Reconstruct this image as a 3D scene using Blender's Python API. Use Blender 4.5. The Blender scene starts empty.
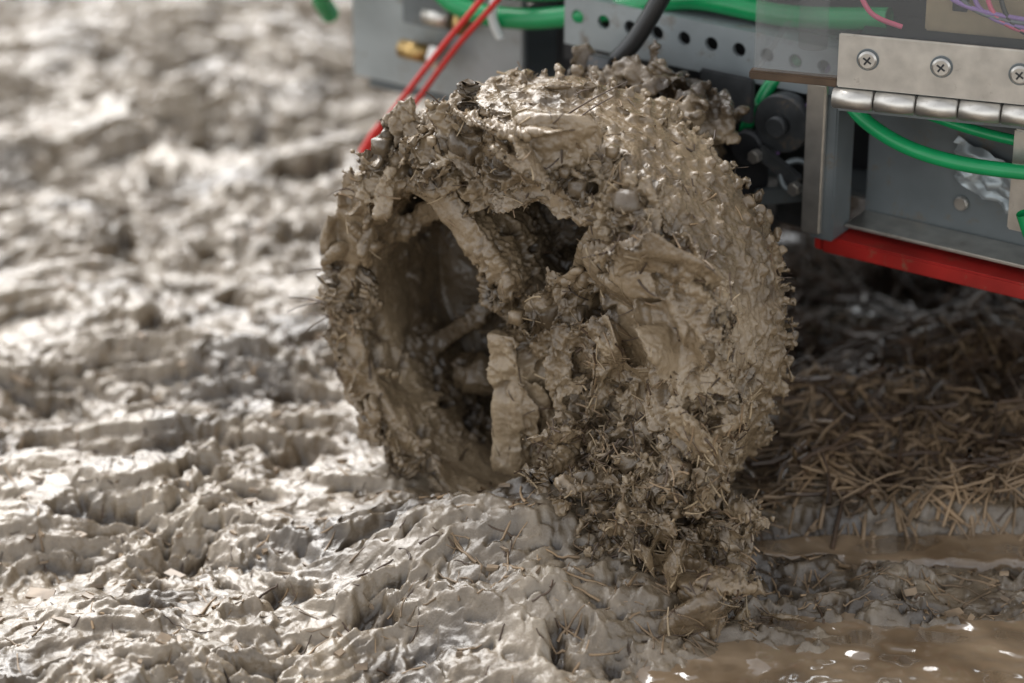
import bpy, math, numpy as np, bmesh
from mathutils import Vector, Matrix
rng=np.random.default_rng(7)
F=np.array([0.0,0.0,0.115]); A=math.radians(33)
U=np.array([math.cos(A),-math.sin(A),0]); N=np.array([math.sin(A),math.cos(A),0]); Z=np.array([0,0,1.0])
P=rng.permutation(1024); ang=rng.random(1024)*2*math.pi
GX=np.cos(ang).astype(np.float32); GY=np.sin(ang).astype(np.float32)
G3=rng.normal(size=(1024,3)); G3/=np.linalg.norm(G3,axis=1)[:,None]
def fade(t): return t*t*t*(t*(t*6-15)+10)
def pn2(x,y,s=0):
    xi=np.floor(x).astype(np.int64); yi=np.floor(y).astype(np.int64); xf=x-xi; yf=y-yi
    a0=P[(xi+s)&1023]; a1=P[(xi+1+s)&1023]
    def g(a,j,dx,dy):
        h=P[(a+j)&1023]; return GX[h]*dx+GY[h]*dy
    u=fade(xf); v=fade(yf)
    n0=g(a0,yi,xf,yf)*(1-u)+g(a1,yi,xf-1,yf)*u
    n1=g(a0,yi+1,xf,yf-1)*(1-u)+g(a1,yi+1,xf-1,yf-1)*u
    return (n0*(1-v)+n1*v)*1.5
def fbm2(x,y,f,o,s=0,gain=.5,mode=0):
    t=0;a=1;tot=0
    for i in range(o):
        n=pn2(x*f+i*17.3,y*f-i*9.1,s+i*31)
        if mode==1: n=1-2*np.abs(n)
        if mode==2: n=2*np.abs(n)-.6
        t=t+a*n; tot+=a; a*=gain; f*=2.03
    return t/tot
def pn3(p,s=0):
    i=np.floor(p).astype(np.int64); f=p-i; w=fade(f); r=0
    for dx in (0,1):
        hx=P[(i[:,0]+dx+s)&1023]; wx=w[:,0] if dx else 1-w[:,0]
        for dy in (0,1):
            hy=P[(hx+i[:,1]+dy)&1023]; wy=w[:,1] if dy else 1-w[:,1]
            for dz in (0,1):
                h=P[(hy+i[:,2]+dz)&1023]; wz=w[:,2] if dz else 1-w[:,2]
                g=G3[h]; r=r+wx*wy*wz*(g[:,0]*(f[:,0]-dx)+g[:,1]*(f[:,1]-dy)+g[:,2]*(f[:,2]-dz))
    return r*1.5
def fbm3(p,f,o,s=0,gain=.5,mode=0):
    t=0;a=1;tot=0
    for i in range(o):
        n=pn3(p*f+i*11.7,s+i*31)
        if mode==1: n=1-2*np.abs(n)
        if mode==2: n=2*np.abs(n)-.6
        t=t+a*n; tot+=a;a*=gain;f*=2.03
    return t/tot
def ss(a,b,x):
    t=np.clip((x-a)/(b-a),0,1); return t*t*(3-2*t)
def gauss(x,y,cx,cy,sx,sy): return np.exp(-((x-cx)/sx)**2-((y-cy)/sy)**2)
def terrace(h,n,k=.25):
    q=h*n; f=np.floor(q); r=q-f
    return (f+ss(.5-k,.5+k,r))/n
PUD=-0.004
def pudmask(x,y):
    w=.018*fbm2(x,y,24,3,201); x=x+w; y=y+.6*w
    return np.maximum.reduce([gauss(x,y,.215,-.135,.13,.040),gauss(x,y,.25,-.015,.11,.012),.95*gauss(x,y,.06,-.190,.14,.020),.85*gauss(x,y,.13,-.105,.05,.014)])
def ground(x,y):
    r=np.sqrt(x*x+(y-.4)**2); loc=1-ss(.9,3,r)
    j=.005
    wx=x+.03*fbm2(x,y,9,2,5)+j*fbm2(x,y,80,2,6); wy=y+.03*fbm2(x,y,9,2,55)+j*fbm2(x,y,80,2,66)
    h=.017*fbm2(x,y,3.1,2,9)
    t=fbm2(wx*.8,wy*1.3,11,2,3)
    near=gauss(x,y,0,-.2,.5,.16)
    h+=(1-.35*near)*(.021*terrace(t,4,.2)+.011*t)
    t2=fbm2(wx+3,wy*1.5,32,2,33); m2=ss(-.1,.25,fbm2(x,y,8,2,91)); m2=np.maximum(m2,.45*gauss(x,y,.06,-.10,.16,.06))
    h+=(.35+.65*m2)*(.0062*terrace(t2,3,.13)+.002*t2)
    h+=(.10+.75*m2)*.0027*fbm2(wx,wy*1.2,64,2,13,mode=1)
    h+=(.40+.60*m2)*.0017*fbm2(wx,wy,205,2,23,gain=.8)
    h-=.011*ss(.20,.40,fbm2(wx,wy*1.4,20,2,41))+.0045*(.4+.6*m2)*ss(.12,.26,fbm2(wx,wy*1.3,70,2,141))
    u=x*U[0]+y*U[1]; n=x*N[0]+y*N[1]
    h+=.036*gauss(u,n,.055,-.01,.075,.06)+.026*gauss(u,n,.02,-.07,.11,.05)
    h+=.03*gauss(x,y,.30,.14,.12,.09)+.02*gauss(x,y,-.25,.75,.15,.12)
    h-=.026*pudmask(x,y)
    return h*loc
def mesh_obj(name,v,f,mat,smooth=True,parent=None,attr=None):
    me=bpy.data.meshes.new(name)
    v=np.asarray(v,dtype=np.float32)
    if isinstance(f,np.ndarray):
        k=f.shape[1]; me.vertices.add(len(v)); me.vertices.foreach_set('co',v.ravel())
        me.loops.add(f.size); me.loops.foreach_set('vertex_index',f.astype(np.int32).ravel())
        me.polygons.add(len(f)); me.polygons.foreach_set('loop_start',np.arange(0,f.size,k,dtype=np.int32))
        me.update(calc_edges=True)
    else: me.from_pydata(v.tolist(),[],f); me.update()
    if smooth: me.polygons.foreach_set('use_smooth',np.ones(len(me.polygons),dtype=bool))
    if attr is not None:
        a=me.attributes.new('dark_mix','FLOAT','POINT'); a.data.foreach_set('value',np.asarray(attr,dtype=np.float32))
    o=bpy.data.objects.new(name,me); bpy.context.scene.collection.objects.link(o)
    if mat: me.materials.append(mat)
    if parent: o.parent=parent
    return o
def newmat(name):
    m=bpy.data.materials.new(name); m.use_nodes=True; nt=m.node_tree; b=nt.nodes['Principled BSDF']; return m,nt,b
def mudmat(name,dark,mid,light,deep,r0=.28,r1=.6,bump=.5,coat=.35):
    m,nt,b=newmat(name); L=nt.links; nn=nt.nodes.new
    tc=nn('ShaderNodeTexCoord')
    def noise(s,d,r=.6):
        n=nn('ShaderNodeTexNoise'); n.inputs['Scale'].default_value=s; n.inputs['Detail'].default_value=d; n.inputs['Roughness'].default_value=r
        L.new(tc.outputs['Object'],n.inputs['Vector']); return n
    n1=noise(13,6,.75); cr=nn('ShaderNodeValToRGB'); L.new(n1.outputs['Fac'],cr.inputs['Fac'])
    e=cr.color_ramp.elements; e[0].position=.34; e[0].color=(*dark,1); e[1].position=.64; e[1].color=(*light,1)
    k=e.new(.48); k.color=(*mid,1)
    at=nn('ShaderNodeAttribute'); at.attribute_name='dark_mix'
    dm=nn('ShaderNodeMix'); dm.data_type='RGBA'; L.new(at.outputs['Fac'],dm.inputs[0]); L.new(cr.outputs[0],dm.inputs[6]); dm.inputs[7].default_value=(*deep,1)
    n3=noise(34,4,.7); rr=nn('ShaderNodeMapRange'); L.new(n3.outputs['Fac'],rr.inputs['Value'])
    rr.inputs['From Min'].default_value=.42; rr.inputs['From Max'].default_value=.64; rr.inputs['To Min'].default_value=r0; rr.inputs['To Max'].default_value=r1
    L.new(dm.outputs[2],b.inputs['Base Color']); L.new(rr.outputs[0],b.inputs['Roughness'])
    b.inputs['IOR'].default_value=1.5
    b.inputs['Coat Weight'].default_value=coat; b.inputs['Coat Roughness'].default_value=.10; b.inputs['Coat IOR'].default_value=1.45
    n4=noise(380,5,.7); bp=nn('ShaderNodeBump'); bp.inputs['Strength'].default_value=bump; bp.inputs['Distance'].default_value=.0018
    L.new(n4.outputs['Fac'],bp.inputs['Height']); L.new(bp.outputs[0],b.inputs['Normal'])
    bp2=nn('ShaderNodeBump'); bp2.inputs['Strength'].default_value=bump*.35; bp2.inputs['Distance'].default_value=.0018
    L.new(n4.outputs['Fac'],bp2.inputs['Height']); L.new(bp2.outputs[0],b.inputs['Coat Normal'])
    return m
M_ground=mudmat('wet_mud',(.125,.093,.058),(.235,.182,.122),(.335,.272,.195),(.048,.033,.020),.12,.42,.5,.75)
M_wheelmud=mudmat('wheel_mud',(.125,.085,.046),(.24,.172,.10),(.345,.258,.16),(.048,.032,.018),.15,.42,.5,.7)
m,nt,b=newmat('puddle_slurry'); b.inputs['Roughness'].default_value=.08
b.inputs['Coat Weight'].default_value=1; b.inputs['Coat Roughness'].default_value=.03
tc=nt.nodes.new('ShaderNodeTexCoord'); n=nt.nodes.new('ShaderNodeTexNoise'); n.inputs['Scale'].default_value=30; n.inputs['Detail'].default_value=1.5; nt.links.new(tc.outputs['Object'],n.inputs['Vector'])
bp=nt.nodes.new('ShaderNodeBump'); bp.inputs['Strength'].default_value=1; bp.inputs['Distance'].default_value=.020; nt.links.new(n.outputs['Fac'],bp.inputs['Height']); nt.links.new(bp.outputs[0],b.inputs['Normal']); nt.links.new(bp.outputs[0],b.inputs['Coat Normal'])
n5=nt.nodes.new('ShaderNodeTexNoise'); n5.inputs['Scale'].default_value=20; n5.inputs['Detail'].default_value=6; nt.links.new(tc.outputs['Object'],n5.inputs['Vector'])
cr=nt.nodes.new('ShaderNodeValToRGB'); cr.color_ramp.elements[0].position=.35; cr.color_ramp.elements[0].color=(.15,.10,.058,1); cr.color_ramp.elements[1].position=.65; cr.color_ramp.elements[1].color=(.30,.215,.135,1); nt.links.new(n5.outputs['Fac'],cr.inputs[0]); nt.links.new(cr.outputs[0],b.inputs['Base Color'])
M_pud=m
def flat(name,c,rough=.5,metal=0,var=.25,scale=60,bump=.2,dirt=0):
    m,nt,b=newmat(name); L=nt.links; tc=nt.nodes.new('ShaderNodeTexCoord'); n=nt.nodes.new('ShaderNodeTexNoise'); n.inputs['Scale'].default_value=scale; n.inputs['Detail'].default_value=4
    L.new(tc.outputs['Object'],n.inputs['Vector']); mr=nt.nodes.new('ShaderNodeMapRange'); L.new(n.outputs['Fac'],mr.inputs['Value'])
    mr.inputs['From Min'].default_value=.3; mr.inputs['From Max'].default_value=.7; mr.inputs['To Min'].default_value=1-var; mr.inputs['To Max'].default_value=1+var
    mx=nt.nodes.new('ShaderNodeMix'); mx.data_type='RGBA'; mx.blend_type='MULTIPLY'; mx.inputs[0].default_value=1; mx.inputs[6].default_value=(*c,1)
    L.new(mr.outputs[0],mx.inputs[7]); col=mx.outputs[2]; b.inputs['Roughness'].default_value=rough; b.inputs['Metallic'].default_value=metal
    if dirt:
        n2=nt.nodes.new('ShaderNodeTexNoise'); n2.inputs['Scale'].default_value=55; n2.inputs['Detail'].default_value=7; n2.inputs['Roughness'].default_value=.75; L.new(tc.outputs['Object'],n2.inputs['Vector'])
        d=nt.nodes.new('ShaderNodeMapRange'); L.new(n2.outputs['Fac'],d.inputs['Value']); d.inputs['From Min'].default_value=.68-dirt*.24; d.inputs['From Max'].default_value=.78-dirt*.17; d.inputs['To Max'].default_value=.85
        m2=nt.nodes.new('ShaderNodeMix'); m2.data_type='RGBA'; L.new(d.outputs[0],m2.inputs[0]); L.new(col,m2.inputs[6]); m2.inputs[7].default_value=(.17,.12,.07,1); col=m2.outputs[2]
        mm=nt.nodes.new('ShaderNodeMath'); mm.operation='MULTIPLY_ADD'; L.new(d.outputs[0],mm.inputs[0]); mm.inputs[1].default_value=-metal; mm.inputs[2].default_value=metal; L.new(mm.outputs[0],b.inputs['Metallic'])
    L.new(col,b.inputs['Base Color'])
    if bump:
        bp=nt.nodes.new('ShaderNodeBump'); bp.inputs['Strength'].default_value=bump; bp.inputs['Distance'].default_value=.001; L.new(n.outputs['Fac'],bp.inputs['Height']); L.new(bp.outputs[0],b.inputs['Normal'])
    return m
M_straw=flat('muddy_straw',(.25,.17,.098),.4,0,.6,35)
M_straw3=flat('pale_straw',(.36,.27,.165),.45,0,.4,35)
M_straw2=flat('dark_twig',(.08,.05,.03),.4,0,.5,35)
M_chip=flat('wood_chip',(.24,.175,.115),.4,0,.5,80)
M_al=flat('brushed_aluminium',(.62,.59,.54),.36,.9,.15,90,.05,.3)
M_grey=flat('grey_panel',(.165,.185,.19),.45,.35,.2,25,.05,.5)
M_light=flat('pale_steel',(.38,.42,.43),.4,.5,.18,25,.05,.5)
M_dark=flat('dark_interior',(.022,.023,.025),.5,.0,.4,40,.1)
M_gun=flat('oily_gunmetal',(.06,.063,.065),.45,.4,.4,60,.1,.5)
M_red=flat('red_rail',(.34,.018,.014),.4,0,.25,40,.05,.35)
M_redc=flat('red_cord',(.60,.025,.02),.35,0,.1,40,0)
M_green=flat('green_tubing',(.01,.28,.09),.25,0,.15,40,0)
M_black=flat('black_cable',(.02,.02,.02),.35,0,.2,40,0)
M_white=flat('white_tie',(.75,.78,.76),.4,0,.05,40,0)
M_brass=flat('brass',(.45,.30,.12),.35,.9,.3,60,0,.4)
M_beige=flat('beige_board',(.42,.33,.2),.5,0,.15,60,0)
M_pink=flat('pink_wire',(.65,.12,.2),.4,0,.1,60,0)
M_purple=flat('purple_wire',(.3,.18,.42),.4,0,.1,60,0)
m,nt,b=newmat('scuffed_acrylic'); b.inputs['Base Color'].default_value=(.33,.33,.32,1); b.inputs['Roughness'].default_value=.12; b.inputs['Alpha'].default_value=.16; M_acr=m

# ---------- ground
def axis(a,b,n,far):
    d=(b-a)/n; c=np.linspace(a,b,n); k=60
    g=np.geomspace(d,far,k); return np.concatenate([(a-np.cumsum(g))[::-1],c,b+np.cumsum(g)])
xs=axis(-.50,.50,1050,12); ys=axis(-.24,1.05,1300,12)
X,Y=np.meshgrid(xs,ys)
h=ground(X.ravel(),Y.ravel()); H=h.reshape(X.shape)
def blur(a,r):
    for ax in (0,1):
        c=np.cumsum(np.pad(a,[(r+1,r) if k==ax else (0,0) for k in (0,1)],mode='edge'),axis=ax)
        a=(np.take(c,range(2*r+1,c.shape[ax]),axis=ax)-np.take(c,range(0,c.shape[ax]-2*r-1),axis=ax))/(2*r+1)
    return a
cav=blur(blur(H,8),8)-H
dark_mix=ss(.001,.005,cav).ravel()*.8  # darker where the surface dips below its surroundings
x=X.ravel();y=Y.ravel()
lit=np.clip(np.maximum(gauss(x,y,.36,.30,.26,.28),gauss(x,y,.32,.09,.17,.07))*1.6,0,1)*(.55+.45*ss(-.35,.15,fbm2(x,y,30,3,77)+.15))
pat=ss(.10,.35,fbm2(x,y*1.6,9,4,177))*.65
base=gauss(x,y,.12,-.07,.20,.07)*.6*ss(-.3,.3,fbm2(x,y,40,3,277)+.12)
dark_mix=np.clip(dark_mix+lit*.85+pat+base,0,.95)
nx,ny=len(xs),len(ys); idx=np.arange(nx*ny).reshape(ny,nx)
q=np.stack([idx[:-1,:-1],idx[:-1,1:],idx[1:,1:],idx[1:,:-1]],-1).reshape(-1,4)
mesh_obj('muddy_ground',np.stack([x,y,h],1),q,M_ground,attr=dark_mix)
px=np.linspace(-.12,.46,400); py=np.linspace(-.26,.04,200); X,Y=np.meshgrid(px,py); x=X.ravel();y=Y.ravel()
z=PUD+.0024*fbm2(x,y,22,3,3)-.02*(1-ss(.02,.25,pudmask(x,y)))
idx=np.arange(len(x)).reshape(200,400)
q=np.stack([idx[:-1,:-1],idx[:-1,1:],idx[1:,1:],idx[1:,:-1]],-1).reshape(-1,4)
mesh_obj('puddle',np.stack([x,y,z],1),q,M_pud)

# ---------- wheel in local coords (u,n,z)
VV=[];FF=[];off=0
def add(v,f):
    global off
    VV.append(v); FF.extend([[i+off for i in t] for t in f]); off+=len(v)
def ico(sub):
    bm=bmesh.new(); bmesh.ops.create_icosphere(bm,subdivisions=sub,radius=1); v=np.array([p.co[:] for p in bm.verts]); f=[[a.index for a in t.verts] for t in bm.faces]; bm.free(); return v,f
IC2=ico(2); IC1=ico(1)
def randrot():
    q=rng.normal(size=4); q/=np.linalg.norm(q); w,a,b_,c=q
    return np.array([[1-2*(b_*b_+c*c),2*(a*b_-c*w),2*(a*c+b_*w)],[2*(a*b_+c*w),1-2*(a*a+c*c),2*(b_*c-a*w)],[2*(a*c-b_*w),2*(b_*c+a*w),1-2*(a*a+b_*b_)]])
def lump(c,s,jag=.35,ic=None,rot=True):
    v,f=ic or IC1
    d=np.clip(1+jag*rng.normal(size=len(v))*.6,.35,1.9)
    w=(v*d[:,None])*np.asarray(s)
    if rot: w=w@randrot().T
    add(w+np.asarray(c),f)
def shard(c,s,basis=None,thin=1.0):     # flat torn slab of mud; basis rows = long, wide, thin axes
    v,f=IC1; w=v*np.clip(1+.3*rng.normal(size=(len(v),1)),.5,1.6)*np.array([s*rng.uniform(1.3,2.6),s*rng.uniform(.8,1.5),s*rng.uniform(.32,.55)*thin])
    B=np.eye(3) if basis is None else np.array(basis,float)
    if np.linalg.det(B)<0: B=B.copy(); B[2]*=-1
    j=rng.normal(0,.3,3); Rj=np.array(Matrix.Rotation(j[0],3,'X')@Matrix.Rotation(j[1],3,'Y')@Matrix.Rotation(j[2]*2,3,'Z'))
    add((w@Rj.T)@B+np.asarray(c),f)
def revolve(prof,a0=0,a1=360,seg=160):
    full=abs(a1-a0)>=360; S=seg if full else seg+1
    th=np.radians(a0+(a1-a0)*np.arange(S)/seg); k=len(prof); v=[]
    for t in th:
        for r,n in prof: v.append((r*math.cos(t),n,r*math.sin(t)))
    f=[]
    for i in range(seg):
        j=(i+1)%S
        for a in range(k):
            b_=(a+1)%k; f.append([i*k+a,i*k+b_,j*k+b_,j*k+a])
    if not full: f.append(list(range(k))[::-1]); f.append([(S-1)*k+a for a in range(k)])
    add(np.array(v),f)
R=.130
revolve([(R-.005,-.004),(R+.002,.006),(R+.0015,.035),(R,.068),(R-.006,.088),(R-.018,.1),(R-.03,.098),(R-.024,.06),(R-.026,.0)])
revolve([(.02,.080),(R-.02,.080),(R-.02,.092),(.02,.092)])
revolve([(.001,.03),(.028,.03),(.028,.095),(.001,.095)],seg=40)
revolve([(.012,.024),(R-.02,.006),(R-.02,.07),(.012,.07)],-95,60,90)
def strip(pts,w,n0,n1):
    pts=np.array(pts); t=np.gradient(pts,axis=0); t/=np.linalg.norm(t,axis=1)[:,None]; nm=np.stack([-t[:,1],t[:,0]],1)
    v=[]
    for p,m_ in zip(pts,nm):
        a=p+m_*w/2;b_=p-m_*w/2
        v+= [(a[0],n0,a[1]),(b_[0],n0,b_[1]),(b_[0],n1,b_[1]),(a[0],n1,a[1])]
    f=[]
    for i in range(len(pts)-1):
        for a in range(4):
            b2=(a+1)%4; f.append([i*4+a,i*4+b2,(i+1)*4+b2,(i+1)*4+a])
    f.append([3,2,1,0]); e=(len(pts)-1)*4; f.append([e,e+1,e+2,e+3]); add(np.array(v),f)
def bez(a,b_,c,n=14):
    t=np.linspace(0,1,n)[:,None]; a,b_,c=map(np.array,(a,b_,c)); return (1-t)**2*a+2*t*(1-t)*b_+t*t*c
strip(bez((-.085,.088),(-.035,.078),(-.010,.02)),.019,.004,.06)
strip(bez((-.010,.0),(-.003,-.03),(-.005,-.085)),.018,.003,.05)
strip(bez((-.118,.02),(-.065,.05),(-.03,.09)),.012,.03,.07)
strip(bez((-.02,.01),(-.06,-.02),(-.10,-.055)),.010,.055,.08)
for c_,s_ in [((-.022,.02,.022),(.012,.014,.019)),((-.03,.05,-.03),(.014,.012,.016)),((-.06,.06,-.06),(.018,.012,.014))]: lump(c_,s_,.2,IC2,False)
for i in range(16):
    shard((rng.uniform(-.085,.03),rng.uniform(-.002,.008),rng.uniform(.084,.104)),.012,[(1,0,0),(0,0,1),(0,1,0)],.7)
def rimshard(th,r,n,s,thin=1.0):
    c,s_=math.cos(th),math.sin(th)
    add_b=[(-s_,0,c),(c,0,s_),(0,1,0)] if rng.random()<.6 else [(-s_,0,c),(0,1,0),(c,0,s_)]
    shard((r*c,n,r*s_),s,add_b,thin)
for i in range(230):
    rimshard(math.radians(rng.uniform(0,360)),rng.normal(R-.013,.006),rng.normal(.000,.004),rng.uniform(.003,.008))
for i in range(160):
    rimshard(math.radians(rng.uniform(-75,62)),rng.normal(R-.013,.009),rng.normal(-.005,.006),rng.uniform(.004,.010))
for i in range(30):
    rimshard(math.radians(rng.uniform(-60,125)),rng.normal(R-.008,.008),rng.normal(-.005,.006),rng.uniform(.012,.018),.6)
for i in range(40):
    th=math.radians(rng.uniform(120,225)); c,s_=math.cos(th),math.sin(th); r=rng.normal(R-.024,.004)
    shard((r*c,rng.uniform(0,.06),r*s_),rng.uniform(.004,.008),[(-s_,0,c),(0,1,0),(c,0,s_)])
for i in range(60):
    th=math.radians(rng.uniform(-92,58)); r=.1*math.sqrt(rng.random())
    shard((r*math.cos(th),.013+rng.normal(0,.004),r*math.sin(th)),rng.uniform(.006,.017),[(.3,0,.95),(.95,0,-.3),(0,1,0)],.7)
for i in range(380):    # sagging ragged mass under the lower right of the rim
    t_=rng.random(); u_=rng.normal(.085+.035*t_,.022); z_=-.035-.095*t_
    shard((u_,rng.normal(-.012-.010*t_,.011),z_),rng.uniform(.003,.010),randrot())
for k,a in enumerate(np.arange(0,360,5.0)):
    for j,n_ in enumerate(np.linspace(.012,.092,10)):
        if rng.random()<.25: continue
        rr=R+.0008-(.012*max(0,(n_-.07)/.03)**2)+rng.normal(0,.0005); t=math.radians(a+(j%2)*2.5+rng.normal(0,.3))
        s=rng.uniform(.0020,.0030); lump((rr*math.cos(t),n_,rr*math.sin(t)),(s*1.3,s,s*1.3),.3,IC2)
for i in range(110):
    th=rng.uniform(0,6.283); c,s_=math.cos(th),math.sin(th); shard((R*c,rng.uniform(.0,.085),R*s_),rng.uniform(.003,.008),[(-s_,0,c),(0,1,0),(c,0,s_)],.8)
def remeshed(voxel,smooth):
    tmp=mesh_obj('tmp',np.concatenate(VV),FF,None)
    md=tmp.modifiers.new('r','REMESH'); md.mode='VOXEL'; md.voxel_size=voxel; md.adaptivity=0
    if smooth: s_=tmp.modifiers.new('s','SMOOTH'); s_.factor=.5; s_.iterations=smooth
    dg=bpy.context.evaluated_depsgraph_get(); me=bpy.data.meshes.new_from_object(tmp.evaluated_get(dg))
    bpy.data.objects.remove(tmp); return me
me=remeshed(.0009,3)
def getvn(me):
    nv=len(me.vertices); co=np.empty(nv*3,dtype=np.float32); me.vertices.foreach_get('co',co)
    no=np.empty(nv*3,dtype=np.float32); me.vertices.foreach_get('normal',no); return co.reshape(-1,3).astype(float),no.reshape(-1,3).astype(float)
co,no=getvn(me)
rr=np.hypot(co[:,0],co[:,2]); tread=ss(R-.006,R-.001,rr)*ss(.004,.015,co[:,1])
s=(.10+.90*ss(-.12,.15,fbm3(co,14,2,3)))*(1-.65*tread)
wv=co+.010*np.stack([fbm3(co,26,2,7),fbm3(co,26,2,17),fbm3(co,26,2,27)],1)+.004*np.stack([fbm3(co,110,2,107),fbm3(co,110,2,117),fbm3(co,110,2,127)],1)
st=wv*np.array([1.5,1.5,.6])
a1=fbm3(wv,26,2,1); a2=fbm3(st,66,3,2,.6,mode=1); t=fbm3(wv,42,2,21)
d=(1-.5*tread)*.006*a1+s*(.0045*(a2-.7)+.006*(terrace(t,3,.12)-.1))+(.22+.78*s)*.0022*(fbm3(st,230,2,9,.8,mode=1)-.6)
pit=ss(.16,.36,fbm3(wv,55,2,61))*s; d-=.006*pit
co=co+no*d[:,None]
me.vertices.foreach_set('co',co.astype(np.float32).ravel()); me.polygons.foreach_set('use_smooth',np.ones(len(me.polygons),dtype=bool)); me.update()
at=me.attributes.new('dark_mix','FLOAT','POINT'); inner=ss(.025,.055,co[:,1])*(1-ss(R-.016,R-.010,rr))  # inner: shade of the deep wheel opening, painted into the mud colour
cavity=np.clip(ss(.3,-.2,a2)*.4*s+pit*.7+ss(.22,.5,fbm3(co,22,4,88))*.65+.75*inner,0,.92)  # darker in crevices, pits and noise patches, plus the painted shade inside
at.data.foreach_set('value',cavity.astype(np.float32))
co,no=getvn(me); nv=len(co)
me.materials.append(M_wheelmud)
wheel=bpy.data.objects.new('mud_caked_wheel',None); bpy.context.scene.collection.objects.link(wheel)
wheel.location=F; wheel.rotation_euler=(0,0,-A)
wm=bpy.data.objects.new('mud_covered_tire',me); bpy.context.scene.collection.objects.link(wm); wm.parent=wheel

# ---------- straw
def tubes(name,polys,rads,mat,parent=None,sides=5,taper=.5):
    vs=[];fs=[];o=0
    for p,r in zip(polys,rads):
        p=np.asarray(p,float); k=len(p); t=np.gradient(p,axis=0); t/=np.linalg.norm(t,axis=1)[:,None]+1e-9
        ref=np.array([0.31,.2,.93]); a=np.cross(t,ref); a/=np.linalg.norm(a,axis=1)[:,None]+1e-9; b_=np.cross(t,a)
        th=np.arange(sides)*2*math.pi/sides
        tap=r*np.linspace(1,taper,k)
        ring=p[:,None,:]+tap[:,None,None]*(np.cos(th)[None,:,None]*a[:,None,:]+np.sin(th)[None,:,None]*b_[:,None,:])
        vs.append(ring.reshape(-1,3)); i=np.arange(k-1)[:,None]*sides; j=np.arange(sides)[None,:]; j2=(j+1)%sides
        fs.append((np.stack([i+j,i+j2,i+sides+j2,i+sides+j],-1)+o).reshape(-1,4)); o+=k*sides
    return mesh_obj(name,np.concatenate(vs),np.concatenate(fs),mat,parent=parent)
def gstraw(n,cx,cy,sx,sy,L0,L1,lift,r0,r1,ymin=-9):
    out=[];rd=[]
    T=np.linspace(-.5,.5,8)
    x0=rng.normal(cx,sx,n);y0=rng.normal(cy,sy,n); y0=np.where(y0<ymin,cy+np.abs(y0-cy)*.6,y0); a=rng.uniform(0,math.pi,n);L=rng.uniform(L0,L1,n);c=rng.normal(0,.3,n)
    aa=a[:,None]+c[:,None]*T; PX=x0[:,None]+L[:,None]*T*np.cos(aa);PY=y0[:,None]+L[:,None]*T*np.sin(aa)
    HH=ground(PX.ravel(),PY.ravel()).reshape(PX.shape)
    for i in range(n):
        base=np.polyval(np.polyfit(T,HH[i],1),T)*.5+HH[i]*.5
        pz=base+rng.uniform(-.0005,lift)+T*rng.normal(0,lift)
        out.append(np.stack([PX[i],PY[i],pz],1)); rd.append(rng.uniform(r0,r1))
    return out,rd
p1,r1=gstraw(1500,.30,.07,.09,.05,.02,.08,.008,.0005,.0016,.005)
p2,r2=gstraw(1400,-.02,.1,.3,.3,.004,.022,.0004,.0003,.0009)
p4,r4=gstraw(420,.16,-.07,.12,.05,.004,.03,.0008,.0003,.001)
tubes('straw_litter',p1+p2+p4,r1+r2+r4,M_straw)
p1,r1=gstraw(1500,.32,.2,.12,.14,.02,.09,.012,.0005,.002,.02)
p2,r2=gstraw(1000,-.05,.15,.3,.3,.004,.024,.0003,.0003,.001)
p3,r3=gstraw(8,-.2,.6,.2,.2,.03,.08,.001,.001,.0025,.3)
tubes('twig_litter',p1+p2+p3,r1+r2+r3,M_straw2)
vs=[];fs=[];o=0;n=1300
cx=np.concatenate([rng.uniform(-.5,.5,n-160),rng.normal(.3,.12,160)]);cy=np.concatenate([rng.uniform(-.2,1,n-160),rng.normal(.18,.12,160)]); hz=ground(cx,cy)
for i in range(n):
    L=rng.uniform(.0012,.0045)*(2.2 if rng.random()<.12 else 1);W=L*rng.uniform(.2,.7);T=rng.uniform(.0004,.0013)
    b_=np.array([(-L,-W*.8,-T),(L*.9,-W,-T),(L,W*.7,-T),(-L*.8,W,-T),(-L,-W*.8,T),(L*.9,-W,T),(L,W*.7,T),(-L*.8,W,T)])*rng.uniform(.8,1.1,(8,3))
    rz=rng.uniform(0,6.28);tx=rng.normal(0,.4);c,s_=math.cos(rz),math.sin(rz);c2,s2=math.cos(tx),math.sin(tx)
    Rm=np.array([[c,-s_,0],[s_,c,0],[0,0,1]])@np.array([[1,0,0],[0,c2,-s2],[0,s2,c2]])
    vs.append(b_@Rm.T+[cx[i],cy[i],hz[i]+.0003]); fs+= [[k+o for k in f] for f in ([3,2,1,0],[4,5,6,7],[0,1,5,4],[1,2,6,5],[2,3,7,6],[3,0,4,7])]; o+=8
mesh_obj('wood_chips',np.concatenate(vs),fs,M_chip,smooth=False)
wgt=np.ones(nv); wgt[(co[:,0]>.04)&(co[:,2]<.02)&(co[:,1]<.03)]=6; wgt[co[:,1]>.03]*=.5; wgt/=wgt.sum()
sel=rng.choice(nv,3400,replace=False,p=wgt); P1=[];R1=[]
for i in sel:
    c=co[i]; n_=no[i]; t=np.cross(n_,rng.normal(size=3)); t/=np.linalg.norm(t)+1e-9; b_=np.cross(n_,t); L=rng.uniform(.003,.019); s_=np.linspace(-.5,.5,6)
    P1.append(c+t*L*s_[:,None]+b_*(L*rng.normal(0,.3)*s_**2)[:,None]+n_*(rng.uniform(-.0003,.0006)+s_*rng.normal(0,.002)-L*.15*4*s_**2*.5)[:,None]); R1.append(rng.uniform(.0002,.0008))
tubes('embedded_straw',P1[:1400],R1[:1400],M_straw,wheel); tubes('embedded_twigs',P1[1400:2500],R1[1400:2500],M_straw2,wheel); tubes('embedded_pale_straw',P1[2500:],R1[2500:],M_straw3,wheel)
tw=[]
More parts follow.
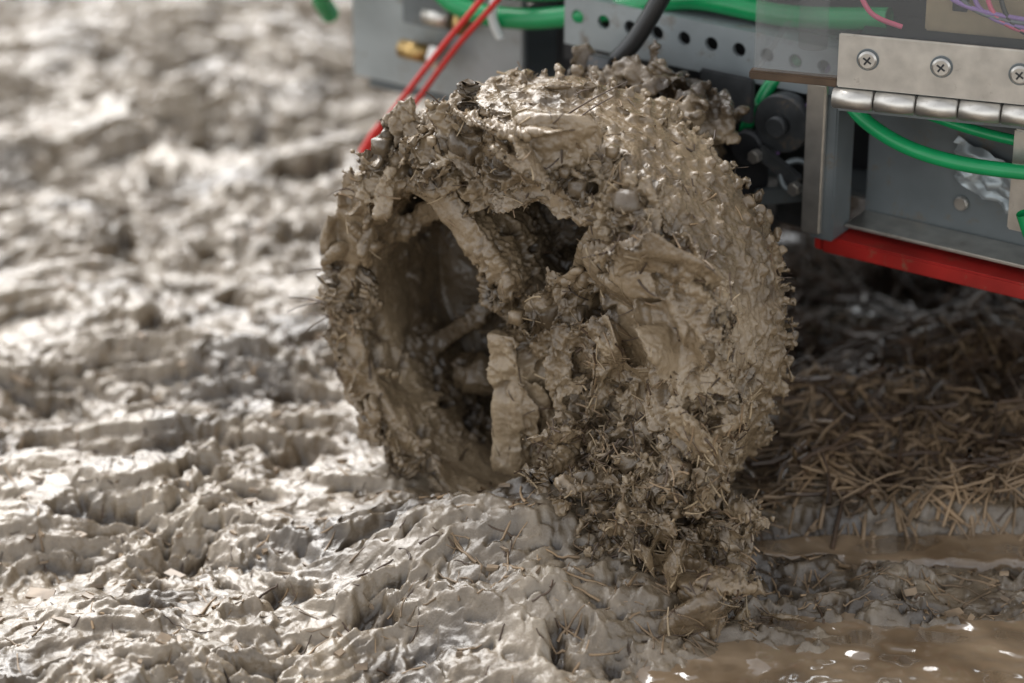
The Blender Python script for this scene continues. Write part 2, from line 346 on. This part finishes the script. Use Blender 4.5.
for i in range(6):
    z0=rng.uniform(-.02,.03); a=rng.uniform(-.4,.5); L=rng.uniform(.012,.04); s_=np.linspace(0,1,6)
    tw.append(np.stack([-.116-L*s_,.0+.015*s_*rng.normal(),z0+L*s_*a-.01*s_**2],1))
for i in range(34):
    if i<26: c=np.array([rng.uniform(.06,.13),rng.uniform(-.03,.0),rng.uniform(-.10,-.04)]); dr=np.array([rng.normal(0,.6),-.6,rng.normal(0,.6)])
    else: th=rng.uniform(.8,2.2); c=np.array([R*math.cos(th),rng.uniform(0,.02),R*math.sin(th)]); dr=np.array([math.cos(th),rng.normal(0,.6),math.sin(th)])+rng.normal(0,.6,3)
    s_=np.linspace(0,1,6)[:,None]; tw.append(c+dr*s_*rng.uniform(.006,.022)+np.array([0,0,-.004])*s_**2)
tubes('protruding_twigs',tw,[.0006]*len(tw),M_straw2,wheel)

# ---------- robot chassis
def empty(name,parent=None,loc=(0,0,0),rz=0):
    e=bpy.data.objects.new(name,None); bpy.context.scene.collection.objects.link(e); e.parent=parent; e.location=loc; e.rotation_euler=(0,0,rz); return e
robot=empty('robot_chassis',None,F,-A)
def box(name,lo,hi,mat,parent=robot,bev=.001,rot=(0,0,0)):
    lo=np.array(lo,float);hi=np.array(hi,float);c=(lo+hi)/2
    bm=bmesh.new(); bmesh.ops.create_cube(bm,size=1); 
    for v_ in bm.verts: v_.co=Vector([v_.co[k]*(hi-lo)[k] for k in range(3)])
    if bev: bmesh.ops.bevel(bm,geom=bm.edges[:],offset=bev,segments=2,affect='EDGES')
    me=bpy.data.meshes.new(name); bm.to_mesh(me); bm.free(); me.materials.append(mat)
    o=bpy.data.objects.new(name,me); bpy.context.scene.collection.objects.link(o); o.parent=parent; o.location=c; o.rotation_euler=rot; return o
def cyl(name,c,r,L,ax,mat,parent=robot,seg=32,bev=.0006):
    bm=bmesh.new(); bmesh.ops.create_cone(bm,cap_ends=True,segments=seg,radius1=r,radius2=r,depth=L)
    if bev: bmesh.ops.bevel(bm,geom=[e for e in bm.edges if len(e.link_faces)==2 and any(len(f.verts)>4 for f in e.link_faces)],offset=bev,segments=2,affect='EDGES')
    me=bpy.data.meshes.new(name); bm.to_mesh(me); bm.free(); me.materials.append(mat)
    for p_ in me.polygons: p_.use_smooth=len(p_.vertices)<=4 and seg>8
    o=bpy.data.objects.new(name,me); bpy.context.scene.collection.objects.link(o); o.parent=parent; o.location=c
    o.rotation_euler={'x':(0,math.pi/2,0),'y':(math.pi/2,0,0),'z':(0,0,0)}[ax]; return o
def plate_holes(name,u0,u1,z0,z1,n0,th,holes,mat,parent=robot):
    v=[];f=[]
    cells=holes; edges=[u0]+[(cells[i][0]+cells[i+1][0])/2 for i in range(len(cells)-1)]+[u1]
    for (hu,hz,hr),a,b_ in zip(cells,edges[:-1],edges[1:]):
        K=16; base=len(v); outer=[];inner=[]
        for k in range(K):
            t=2*math.pi*k/K+math.pi/4; c,s_=math.cos(t),math.sin(t); m_=max(abs(c),abs(s_)); ox=(c/m_+1)/2; oz=(s_/m_+1)/2
            outer.append((a+(b_-a)*ox,z0+(z1-z0)*oz)); inner.append((hu+hr*c,hz+hr*s_))
        for yy in (n0,n0+th):
            for p_ in outer: v.append((p_[0],yy,p_[1]))
            for p_ in inner: v.append((p_[0],yy,p_[1]))
        for k in range(K):
            k2=(k+1)%K
            f.append([base+k,base+k2,base+K+k2,base+K+k]); f.append([base+2*K+k2,base+2*K+k,base+3*K+k,base+3*K+k2]); f.append([base+K+k,base+K+k2,base+3*K+k2,base+3*K+k]); f.append([base+k2,base+k,base+2*K+k,base+2*K+k2])
    return mesh_obj(name,v,f,mat,smooth=False,parent=parent)
def cable(name,pts,r,mat,parent=robot,taper=1.0):
    pts=np.array(pts,float); n=len(pts); T=np.linspace(0,n-1,10*(n-1)+1); out=[]
    for t in T:
        i=min(int(t),n-2); s_=t-i; p0=pts[max(i-1,0)];p1=pts[i];p2=pts[i+1];p3=pts[min(i+2,n-1)]
        out.append(.5*((2*p1)+(-p0+p2)*s_+(2*p0-5*p1+4*p2-p3)*s_**2+(-p0+3*p1-3*p2+p3)*s_**3))
    return tubes(name,[np.array(out)],[r],mat,parent,sides=12,taper=taper)
box('inner_bulkhead',(-.13,.25,.036),(.6,.26,.34),M_dark)
box('floor_pan',(-.255,.222,.030),(.6,.75,.034),M_grey)
box('top_deck',(-.26,.20,.34),(.6,.75,.345),M_grey)
box('far_side_panel',(-.26,.75,.03),(.6,.76,.34),M_grey)
box('end_panel',(-.265,.22,.036),(-.135,.226,.30),M_light)
box('end_panel_side',(-.268,.2265,.036),(-.262,.75,.30),M_grey)
box('end_panel_flange',(-.215,.205,.085),(-.18,.219,.20),M_grey)
box('perforated_beam_web',(-.09,.196,.088),(.12,.20,.136),M_dark,bev=0)
plate_holes('perforated_beam',-.08,.10,.104,.134,.18,.003,[(-.08+.018*(i+.5),.122,.0042) for i in range(10)],M_light)
box('beam_upper_flange',(-.08,.1835,.131),(.10,.196,.134),M_light,bev=.0005)
box('beam_bracket',(.02,.165,.085),(.055,.168,.112),M_gun)
box('frame_strut',(.102,.150,.032),(.116,.172,.118),M_grey)
box('frame_strut_front',(.098,.146,.036),(.110,.1495,.125),M_al)
box('side_panel',(.116,.19,.034),(.6,.194,.14),M_grey)
box('side_panel_lip',(.1165,.164,.0365),(.6,.1895,.0385),M_al,bev=.0005)
box('red_rail',(.107,.156,.022),(.6,.186,.0315),M_red)
box('red_rail_cap',(.101,.158,.022),(.1065,.18,.034),M_red)
cyl('panel_screw',(.176,.188,.056),.004,.004,'y',M_al)
cyl('panel_grommet',(.250,.188,.075),.006,.004,'y',M_dark)
box('angle_bracket',(.216,.158,.060),(.232,.162,.118),M_al)
box('angle_bracket_leg',(.228,.1625,.060),(.232,.1895,.118),M_al)
K=12; gx,gz=np.meshgrid(np.linspace(0,1,K),np.linspace(0,1,K)); gx=gx.ravel();gz=gz.ravel()
fx=.172+.042*gx+.003*fbm2(gx,gz,4,2,4); fz=.070+.026*gz-.012*gx+.003*fbm2(gx,gz,4,2,14); fy=.180+.007*fbm2(gx,gz,3,2,24,mode=1)
idx=np.arange(K*K).reshape(K,K); q=np.stack([idx[:-1,:-1],idx[:-1,1:],idx[1:,1:],idx[1:,:-1]],-1).reshape(-1,4)
mesh_obj('crumpled_foil',np.stack([fx,fy,fz],1),q,M_light,smooth=False,parent=robot)
cable('green_cable',[(.112,.168,.124),(.125,.152,.112),(.155,.146,.101),(.19,.146,.097),(.235,.15,.099),(.30,.17,.10)],.0042,M_green)
cable('green_cable_upper',[(.12,.175,.126),(.15,.165,.116),(.20,.165,.109),(.26,.17,.108)],.003,M_green)
cable('green_cable_low',[(.30,.17,.07),(.245,.158,.050),(.234,.155,.057),(.228,.150,.075)],.0038,M_green)
cable('green_hose',[(-.30,.215,.095),(-.27,.20,.13),(-.20,.19,.135),(-.16,.185,.112),(-.11,.185,.112),(-.05,.188,.128),(.0,.19,.143),(.06,.195,.142),(.12,.2,.15)],.0065,M_green)
cable('green_hose_second',[(-.29,.23,.07),(-.275,.205,.10),(-.22,.20,.15),(-.16,.198,.127),(-.11,.198,.126),(-.05,.2,.142),(.02,.21,.155)],.0065,M_green)
cable('green_hose_inner',[(.03,.19,.06),(.05,.175,.085),(.058,.18,.105),(.07,.19,.12)],.004,M_green)
cable('white_cable_tie',[(-.124,.178,.100),(-.127,.174,.115),(-.122,.178,.134),(-.118,.20,.140)],.0028,M_white)
cyl('brass_fitting',(-.205,.205,.068),.006,.022,'x',M_brass)
cyl('brass_fitting_nut',(-.188,.205,.068),.0085,.008,'x',M_al,seg=6)
cyl('upper_fitting',(-.19,.21,.092),.007,.02,'x',M_al)
cyl('upper_fitting_collar',(-.172,.21,.092),.009,.006,'x',M_brass)
cable('red_cord',[(-.210,.158,.018),(-.185,.158,.052),(-.155,.16,.092),(-.125,.162,.130),(-.09,.17,.18)],.0019,M_redc)
cable('red_cord_second',[(-.196,.160,.024),(-.174,.162,.055),(-.146,.164,.094),(-.116,.166,.130),(-.078,.172,.18)],.0018,M_redc)
cable('red_cord_tip',[(-.212,.157,.014),(-.205,.158,.026),(-.197,.158,.036)],.0034,M_redc)
cable('red_cord_tip_second',[(-.199,.160,.020),(-.193,.161,.03),(-.186,.162,.042)],.0034,M_redc)
cable('black_cable',[(-.035,.15,.085),(-.03,.145,.105),(-.012,.15,.13),(.005,.16,.17),(.01,.18,.22)],.0055,M_black)
cable('black_cable_second',[(-.06,.16,.09),(-.05,.15,.108),(-.025,.15,.115),(.0,.155,.16)],.003,M_black)
cyl('axle_shaft',(0,.145,0),.012,.11,'y',M_al)
cyl('gear_motor',(0,.225,0),.032,.06,'y',M_dark)
box('motor_mount',(-.05,.176,-.02),(.06,.179,.096),M_dark)
cyl('idler_pulley',(.072,.172,.088),.017,.010,'y',M_gun)
cyl('idler_pulley_hub',(.072,.164,.088),.006,.008,'y',M_gun)
cyl('tensioner',(.052,.17,.07),.010,.012,'y',M_dark)
box('tension_link',(.060,.160,.060),(.090,.163,.070),M_gun,rot=(0,.5,0))
box('lower_link',(.055,.170,.040),(.098,.174,.050),M_grey,rot=(0,-.3,0))
cyl('link_bolt',(.062,.157,.070),.004,.006,'y',M_al,seg=6)
cyl('link_bolt',(.088,.157,.056),.004,.006,'y',M_al,seg=6)
bpy.ops.mesh.primitive_torus_add(major_radius=.009,minor_radius=.002,major_segments=32,minor_segments=10); o=bpy.context.object; o.name='shackle_ring'; o.data.name='shackle_ring'; o.parent=robot; o.location=(.085,.165,.060); o.rotation_euler=(1.2,0,.4); o.data.materials.append(M_grey)
box('gear_cover',(.062,.185,.02),(.094,.20,.07),M_gun)
cyl('hose_nut',(-.03,.140,.112),.006,.014,'x',M_gun,seg=6)
cable('purple_wire',[(.05,.19,.06),(.07,.17,.07),(.085,.175,.1),(.09,.19,.12)],.0012,M_purple)
VV=[];FF=[];off=0
for i in range(90):
    t=rng.random(); shard((-.05+.11*t+rng.normal(0,.003),.128+rng.normal(0,.010),.092+.016*math.sin(t*3.1)+rng.normal(0,.004)),rng.uniform(.005,.009),randrot())
for i in range(50):
    lump((rng.uniform(-.02,.03),rng.uniform(.1,.18),rng.uniform(.03,.085)),(rng.uniform(.006,.012),)*3,.7)
me=remeshed(.0014,2)
c2,n2=getvn(me); c2+=n2*(.005*(fbm3(c2,60,3,5,.6,mode=1)-.5))[:,None]; me.vertices.foreach_set('co',c2.astype(np.float32).ravel()); me.polygons.foreach_set('use_smooth',np.ones(len(me.polygons),dtype=bool)); me.update(); me.materials.append(M_wheelmud)
at=me.attributes.new('dark_mix','FLOAT','POINT'); at.data.foreach_set('value',np.clip(.65+fbm3(c2,40,2,5),0,.9).astype(np.float32))
o=bpy.data.objects.new('mud_on_axle_bracket',me); bpy.context.scene.collection.objects.link(o); o.parent=robot
hp=np.array([.174,.029,.132]); eb=empty('electronics_box',robot,(hp@U,hp@N,hp[2]),A-math.radians(16.6))
box('acrylic_front',(-.046,-.002,.010),(.30,.002,.16),M_acr,eb,.0005)
box('acrylic_side',(-.046,.0025,.010),(-.042,.20,.16),M_acr,eb,.0005)
box('acrylic_floor',(-.046,.0025,.006),(.30,.20,.0095),M_acr,eb,.0005)
box('box_back_wall',(-.04,.10,.012),(.30,.104,.16),M_dark,eb,.0005)
box('box_tray',(.0,.006,.011),(.30,.099,.014),M_dark,eb,.0005)
box('acrylic_edge_dirt',(-.048,-.003,.005),(.0,.004,.0097),M_straw2,eb,.0008)
box('hinge_leaf',(.0,-.0045,.006),(.30,-.0025,.036),M_al,eb,.0006)
box('hinge_backing',(.0,.0025,-.01),(.30,.0045,.0058),M_grey,eb,.0006)
sx=-.002
while sx<.29:
    L=.0225; cyl('hinge_knuckle',(sx+L/2,-.0045,.0),.0055,L-.0007,'x',M_al,eb); sx+=L
for xk in (.016,.055,.096,.137,.178):
    cyl('screw_washer',(xk,-.0049,.023),.0060,.0008,'y',M_grey,eb,bev=.0002)
    cyl('screw_head',(xk,-.0060,.023),.0050,.0022,'y',M_al,eb,bev=.001)
    box('screw_slot',(xk-.0026,-.0073,.0225),(xk+.0026,-.0069,.0235),M_dark,eb,0,(0,.6,0)); box('screw_slot',(xk-.0026,-.0074,.0225),(xk+.0026,-.00685,.0235),M_dark,eb,0,(0,.6+math.pi/2,0))
box('circuit_board',(.040,.03,.03),(.2,.033,.15),M_beige,eb)
for i in range(8): 
    a=.055+.018*i; box('board_component',(a,.022,.045+.01*(i%3)),(a+.008,.0295,.055+.01*(i%3)),[M_dark,M_white,M_al][i%3],eb,.0004)
cable('pink_wire',[(.008,.02,.14),(.005,.015,.07),(.012,.012,.045),(.03,.015,.036)],.0014,M_pink,eb)
for i in range(5):
    cable('purple_wire',[(.045+.006*i,.015,.14),(.05+.007*i,.012,.07),(.065+.008*i,.01,.052-.003*i),(.12+.01*i,.012,.046-.002*i)],.0013,[M_purple,M_grey,M_purple,M_pink,M_black][i],eb)
cyl('clear_standoff',(-.02,.03,.085),.008,.14,'z',M_acr,eb)

# ---------- camera
cam=bpy.data.cameras.new('camera'); co_=bpy.data.objects.new('camera',cam); bpy.context.scene.collection.objects.link(co_)
PITCH=math.radians(25); D=1.55
co_.location=(0,-math.cos(PITCH)*D,F[2]+math.sin(PITCH)*D); co_.rotation_euler=(math.pi/2-PITCH,0,0)
cam.lens=100; cam.sensor_width=36; cam.clip_start=.05; cam.clip_end=1000
cam.dof.use_dof=True; cam.dof.focus_distance=1.51; cam.dof.aperture_fstop=4.0
bpy.context.scene.camera=co_
# ---------- light
w=bpy.data.worlds.new('World'); bpy.context.scene.world=w; w.use_nodes=True; nt=w.node_tree
el=math.radians(47); az=math.radians(-27)
sk=nt.nodes.new('ShaderNodeTexSky'); sk.sky_type='NISHITA'; sk.sun_disc=False; sk.sun_elevation=el; sk.sun_rotation=az
hs=nt.nodes.new('ShaderNodeHueSaturation'); hs.inputs['Saturation'].default_value=.15; hs.inputs['Value'].default_value=2.2
nt.links.new(sk.outputs[0],hs.inputs['Color']); nt.links.new(hs.outputs[0],nt.nodes['Background'].inputs[0]); nt.nodes['Background'].inputs[1].default_value=.15
sd=bpy.data.lights.new('sun','SUN'); so=bpy.data.objects.new('sun',sd); bpy.context.scene.collection.objects.link(so); sd.energy=3.4; sd.angle=math.radians(36); sd.color=(1,.98,.95)
dirv=Vector((math.sin(az)*math.cos(el),math.cos(az)*math.cos(el),math.sin(el)))
so.rotation_euler=dirv.to_track_quat('Z','Y').to_euler()
sc=bpy.context.scene; sc.view_settings.view_transform='Standard'; sc.view_settings.look='None'; sc.view_settings.exposure=0
